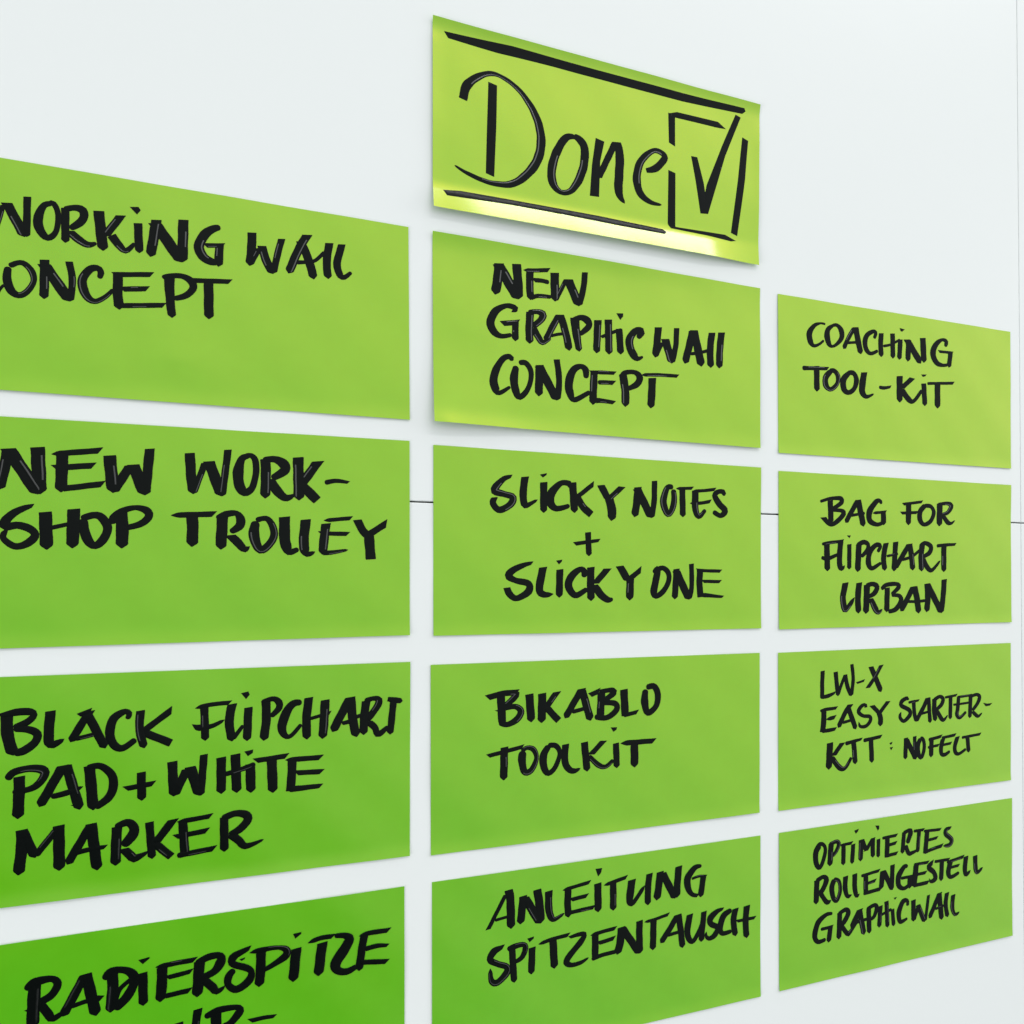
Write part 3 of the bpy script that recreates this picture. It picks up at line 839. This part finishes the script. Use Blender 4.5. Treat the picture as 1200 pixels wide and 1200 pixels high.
PROF = [(-1, 0), (-.85, .03), (-.62, .045), (-.5, .048), (-.38, .05), (0, .055), (.38, .05), (.5, .048), (.62, .045), (.85, .03), (1, 0)]
def stroke_mesh(bm, n, caps, P, lift):
    # dense smooth centre line
    if len(P) == 2: Q = [P[0], P[1]]
    else: Q = P
    D = []
    for i in range(len(Q)-1):
        p0 = Q[max(0, i-1)]; p1 = Q[i]; p2 = Q[i+1]; p3 = Q[min(len(Q)-1, i+2)]
        m = 10
        for s in range(m):
            t = s/m; r = []
            for c in range(3):
                if c == 2: r.append(p1[2]+(p2[2]-p1[2])*t)
                else:
                    r.append(.5*(2*p1[c]+(p2[c]-p0[c])*t+(2*p0[c]-5*p1[c]+4*p2[c]-p3[c])*t*t+(3*p1[c]-p0[c]-3*p2[c]+p3[c])*t*t*t))
            D.append(r)
    D.append(list(Q[-1]))
    # arc length
    L = [0]
    for i in range(1, len(D)): L.append(L[-1]+math.hypot(D[i][0]-D[i-1][0], D[i][1]-D[i-1][1]))
    tot = L[-1]
    if tot < .01: return
    def at(s):
        s = min(tot, max(0, s)); i = 1
        while i < len(L)-1 and L[i] < s: i += 1
        f = (s-L[i-1])/max(1e-9, L[i]-L[i-1])
        return [D[i-1][c]+(D[i][c]-D[i-1][c])*f for c in range(3)]
    w0, w1 = at(0)[2], at(tot)[2]
    ss = set(round(tot*k/max(3, int(tot/.9)), 4) for k in range(max(3, int(tot/.9))+1))
    prof = {'p': [(0, .10), (.12, .38), (.3, .82), (.45, 1)], 't': [(0, .08), (.3, .45), (.65, .8), (1, 1)],
            'r': [(0, .25), (.06, .55), (.16, .8), (.3, .95), (.42, 1)], 'f': [(0, .9), (.06, 1)], 's': [(0, .96), (.05, 1)]}
    def mult(s):
        r = 1
        for cap, dist, w in ((caps[0], s, w0), (caps[1], tot-s, w1)):
            pr = prof[cap]; x = dist/max(w, .01)
            if cap == 't': x = dist/max(w*1.3, 1)
            if x >= pr[-1][0]: continue
            for (a, fa), (b_, fb) in zip(pr, pr[1:]):
                if x <= b_: r *= fa+(fb-fa)*(x-a)/(b_-a); break
        return r
    for cap, base, sg, w in ((caps[0], 0, 1, w0), (caps[1], tot, -1, w1)):
        k = w*1.3 if cap == 't' else w
        for d, f in prof[cap]:
            s = base+sg*d*k
            if 0 <= s <= tot: ss.add(round(s, 4))
    ss = sorted(ss)
    lip = random.choice((3, 7)) if random.random() < {'L1': .6, 'M1': .6, 'M0': .3, 'L2': .35}.get(n, .18) else 20
    la, lb = random.uniform(.05, .4)*tot, random.uniform(.6, 1.0)*tot; lh = random.uniform(.10, .18)           # most strokes dry with a raised lip along one side
    ph = random.random()*9; ph2 = random.random()*9
    secs = []
    for s in ss:
        c = at(s); a = at(s-.6); b_ = at(s+.6)
        tx, ty = b_[0]-a[0], b_[1]-a[1]; l = math.hypot(tx, ty) or 1; tx /= l; ty /= l
        nx, ny = -ty, tx
        h = c[2]/2*mult(s)
        wl_ = 1+.03*math.sin(s*.7+ph)+.012*math.sin(s*2.7+ph2)
        wr_ = 1+.03*math.sin(s*.8+ph2)+.012*math.sin(s*2.9+ph)
        k = 0
        for cap, dist, w, st in ((caps[0], s, w0, 1), (caps[1], tot-s, w1, 0)):
            if cap == 's' and dist < w*1.3:
                if abs(ty) > abs(tx)*.8: d = (math.cos(.13), math.sin(.13))
                else:
                    d = (math.cos(.75), math.sin(.75))
                    if (tx > 0) == bool(st): d = (-d[0], d[1])
                dn = d[0]*nx+d[1]*ny; dt = d[0]*tx+d[1]*ty
                kk = max(-.95, min(.95, dt/dn if abs(dn) > .05 else 0))
                k += kk*(1-dist/(w*1.3))
        row = []
        for pi, (o, hh) in enumerate(PROF):
            if pi == lip and la < s < lb: hh += lh*min(1, (s-la)/1.5, (lb-s)/1.5)
            e = h*o*(wl_ if o > 0 else wr_)
            x = c[0]+nx*e+tx*k*e; y = c[1]+ny*e+ty*k*e
            q = .4+.6*min(1, min(s, tot-s)/max(.5, .4*c[2]))
            row.append(bm.verts.new(wpos(n, x, y, .04+lift+hh*q)))
        secs.append((s, row))
    for (s0, r0), (s1, r1) in zip(secs, secs[1:]):
        for i in range(len(PROF)-1):
            f = bm.faces.new((r0[i], r0[i+1], r1[i+1], r1[i]))
            if i in (lip, lip-1) and la < s0 and s1 < lb: f.material_index = 1
def poly_mesh(bm, n, P, lift):
    # outline slightly softened, filled with inner points so that it follows the film
    out = []
    for i in range(len(P)):
        a = Vector(P[i]); b_ = Vector(P[(i+1) % len(P)]); m = max(1, int((b_-a).length/1.5))
        for k in range(m): out.append(a.lerp(b_, k/m))
    xs = [p.x for p in out]; ys = [p.y for p in out]
    def inside(x, y):
        r = False; j = len(P)-1
        for i in range(len(P)):
            if (P[i][1] > y) != (P[j][1] > y) and x < (P[j][0]-P[i][0])*(y-P[i][1])/(P[j][1]-P[i][1])+P[i][0]: r = not r
            j = i
        return r
    def edist(x, y):
        return min(math.hypot(p.x-x, p.y-y) for p in out)
    ins = []; st = 1.1
    x = min(xs)
    while x < max(xs):
        y = min(ys)
        while y < max(ys):
            if inside(x, y) and edist(x, y) > .55: ins.append(Vector((x, y)))
            y += st
        x += st
    vs = out+ins
    ne = len(out)
    ov, oe, of, *_ = delaunay_2d_cdt(vs, [(i, (i+1) % ne) for i in range(ne)], [], 1, 1e-5)
    V = [bm.verts.new(wpos(n, p.x, p.y, .04+lift+(.0 if edist(p.x, p.y) < .05 else min(.06, .005+.035*edist(p.x, p.y))))) for p in ov]
    for f in of:
        try: bm.faces.new([V[i] for i in f])
        except ValueError: pass

roots = {}
for n in NOTES:
    a, b_, c, d = NOTES[n]
    r = bpy.data.objects.new('sticky_note', None); COL.objects.link(r); r.empty_display_size = .02
    r.location = (0, 0, 0)
    tag(r, LABELS[n], 'note', 'green handwritten notes on the white board')
    roots[n] = r
    sheet(n, r)
for n, name, txt in INK:
    bm = bmesh.new(); lift = 0
    for ln in txt.split('\n'):
        t = ln.split(); pts = [tuple(float(k)/10 for k in q.split(',')) for q in t[1:]]
        if t[0] == 'P': poly_mesh(bm, n, pts, lift)
        else: stroke_mesh(bm, n, t[0], pts, lift)
        lift += .006
    bmesh.ops.recalc_face_normals(bm, faces=bm.faces)
    for f in bm.faces:
        f.normal_update()
        if f.normal.y > 0: f.normal_flip()
    me = bpy.data.meshes.new(name); bm.to_mesh(me); bm.free()
    link(name, me, MINK, roots[n]); me.materials.append(MRIDGE)
# move every note's origin to the middle of its sheet without moving its parts
bpy.context.view_layer.update()
for n, r in roots.items():
    a, b_, c, d = NOTES[n]
    off = Vector(((a[0]+c[0])/2*MM, 0, ZB+(a[1]+c[1])/2*MM))
    r.location = off
    for ch in r.children:
        ch.data.transform(__import__('mathutils').Matrix.Translation(-off))
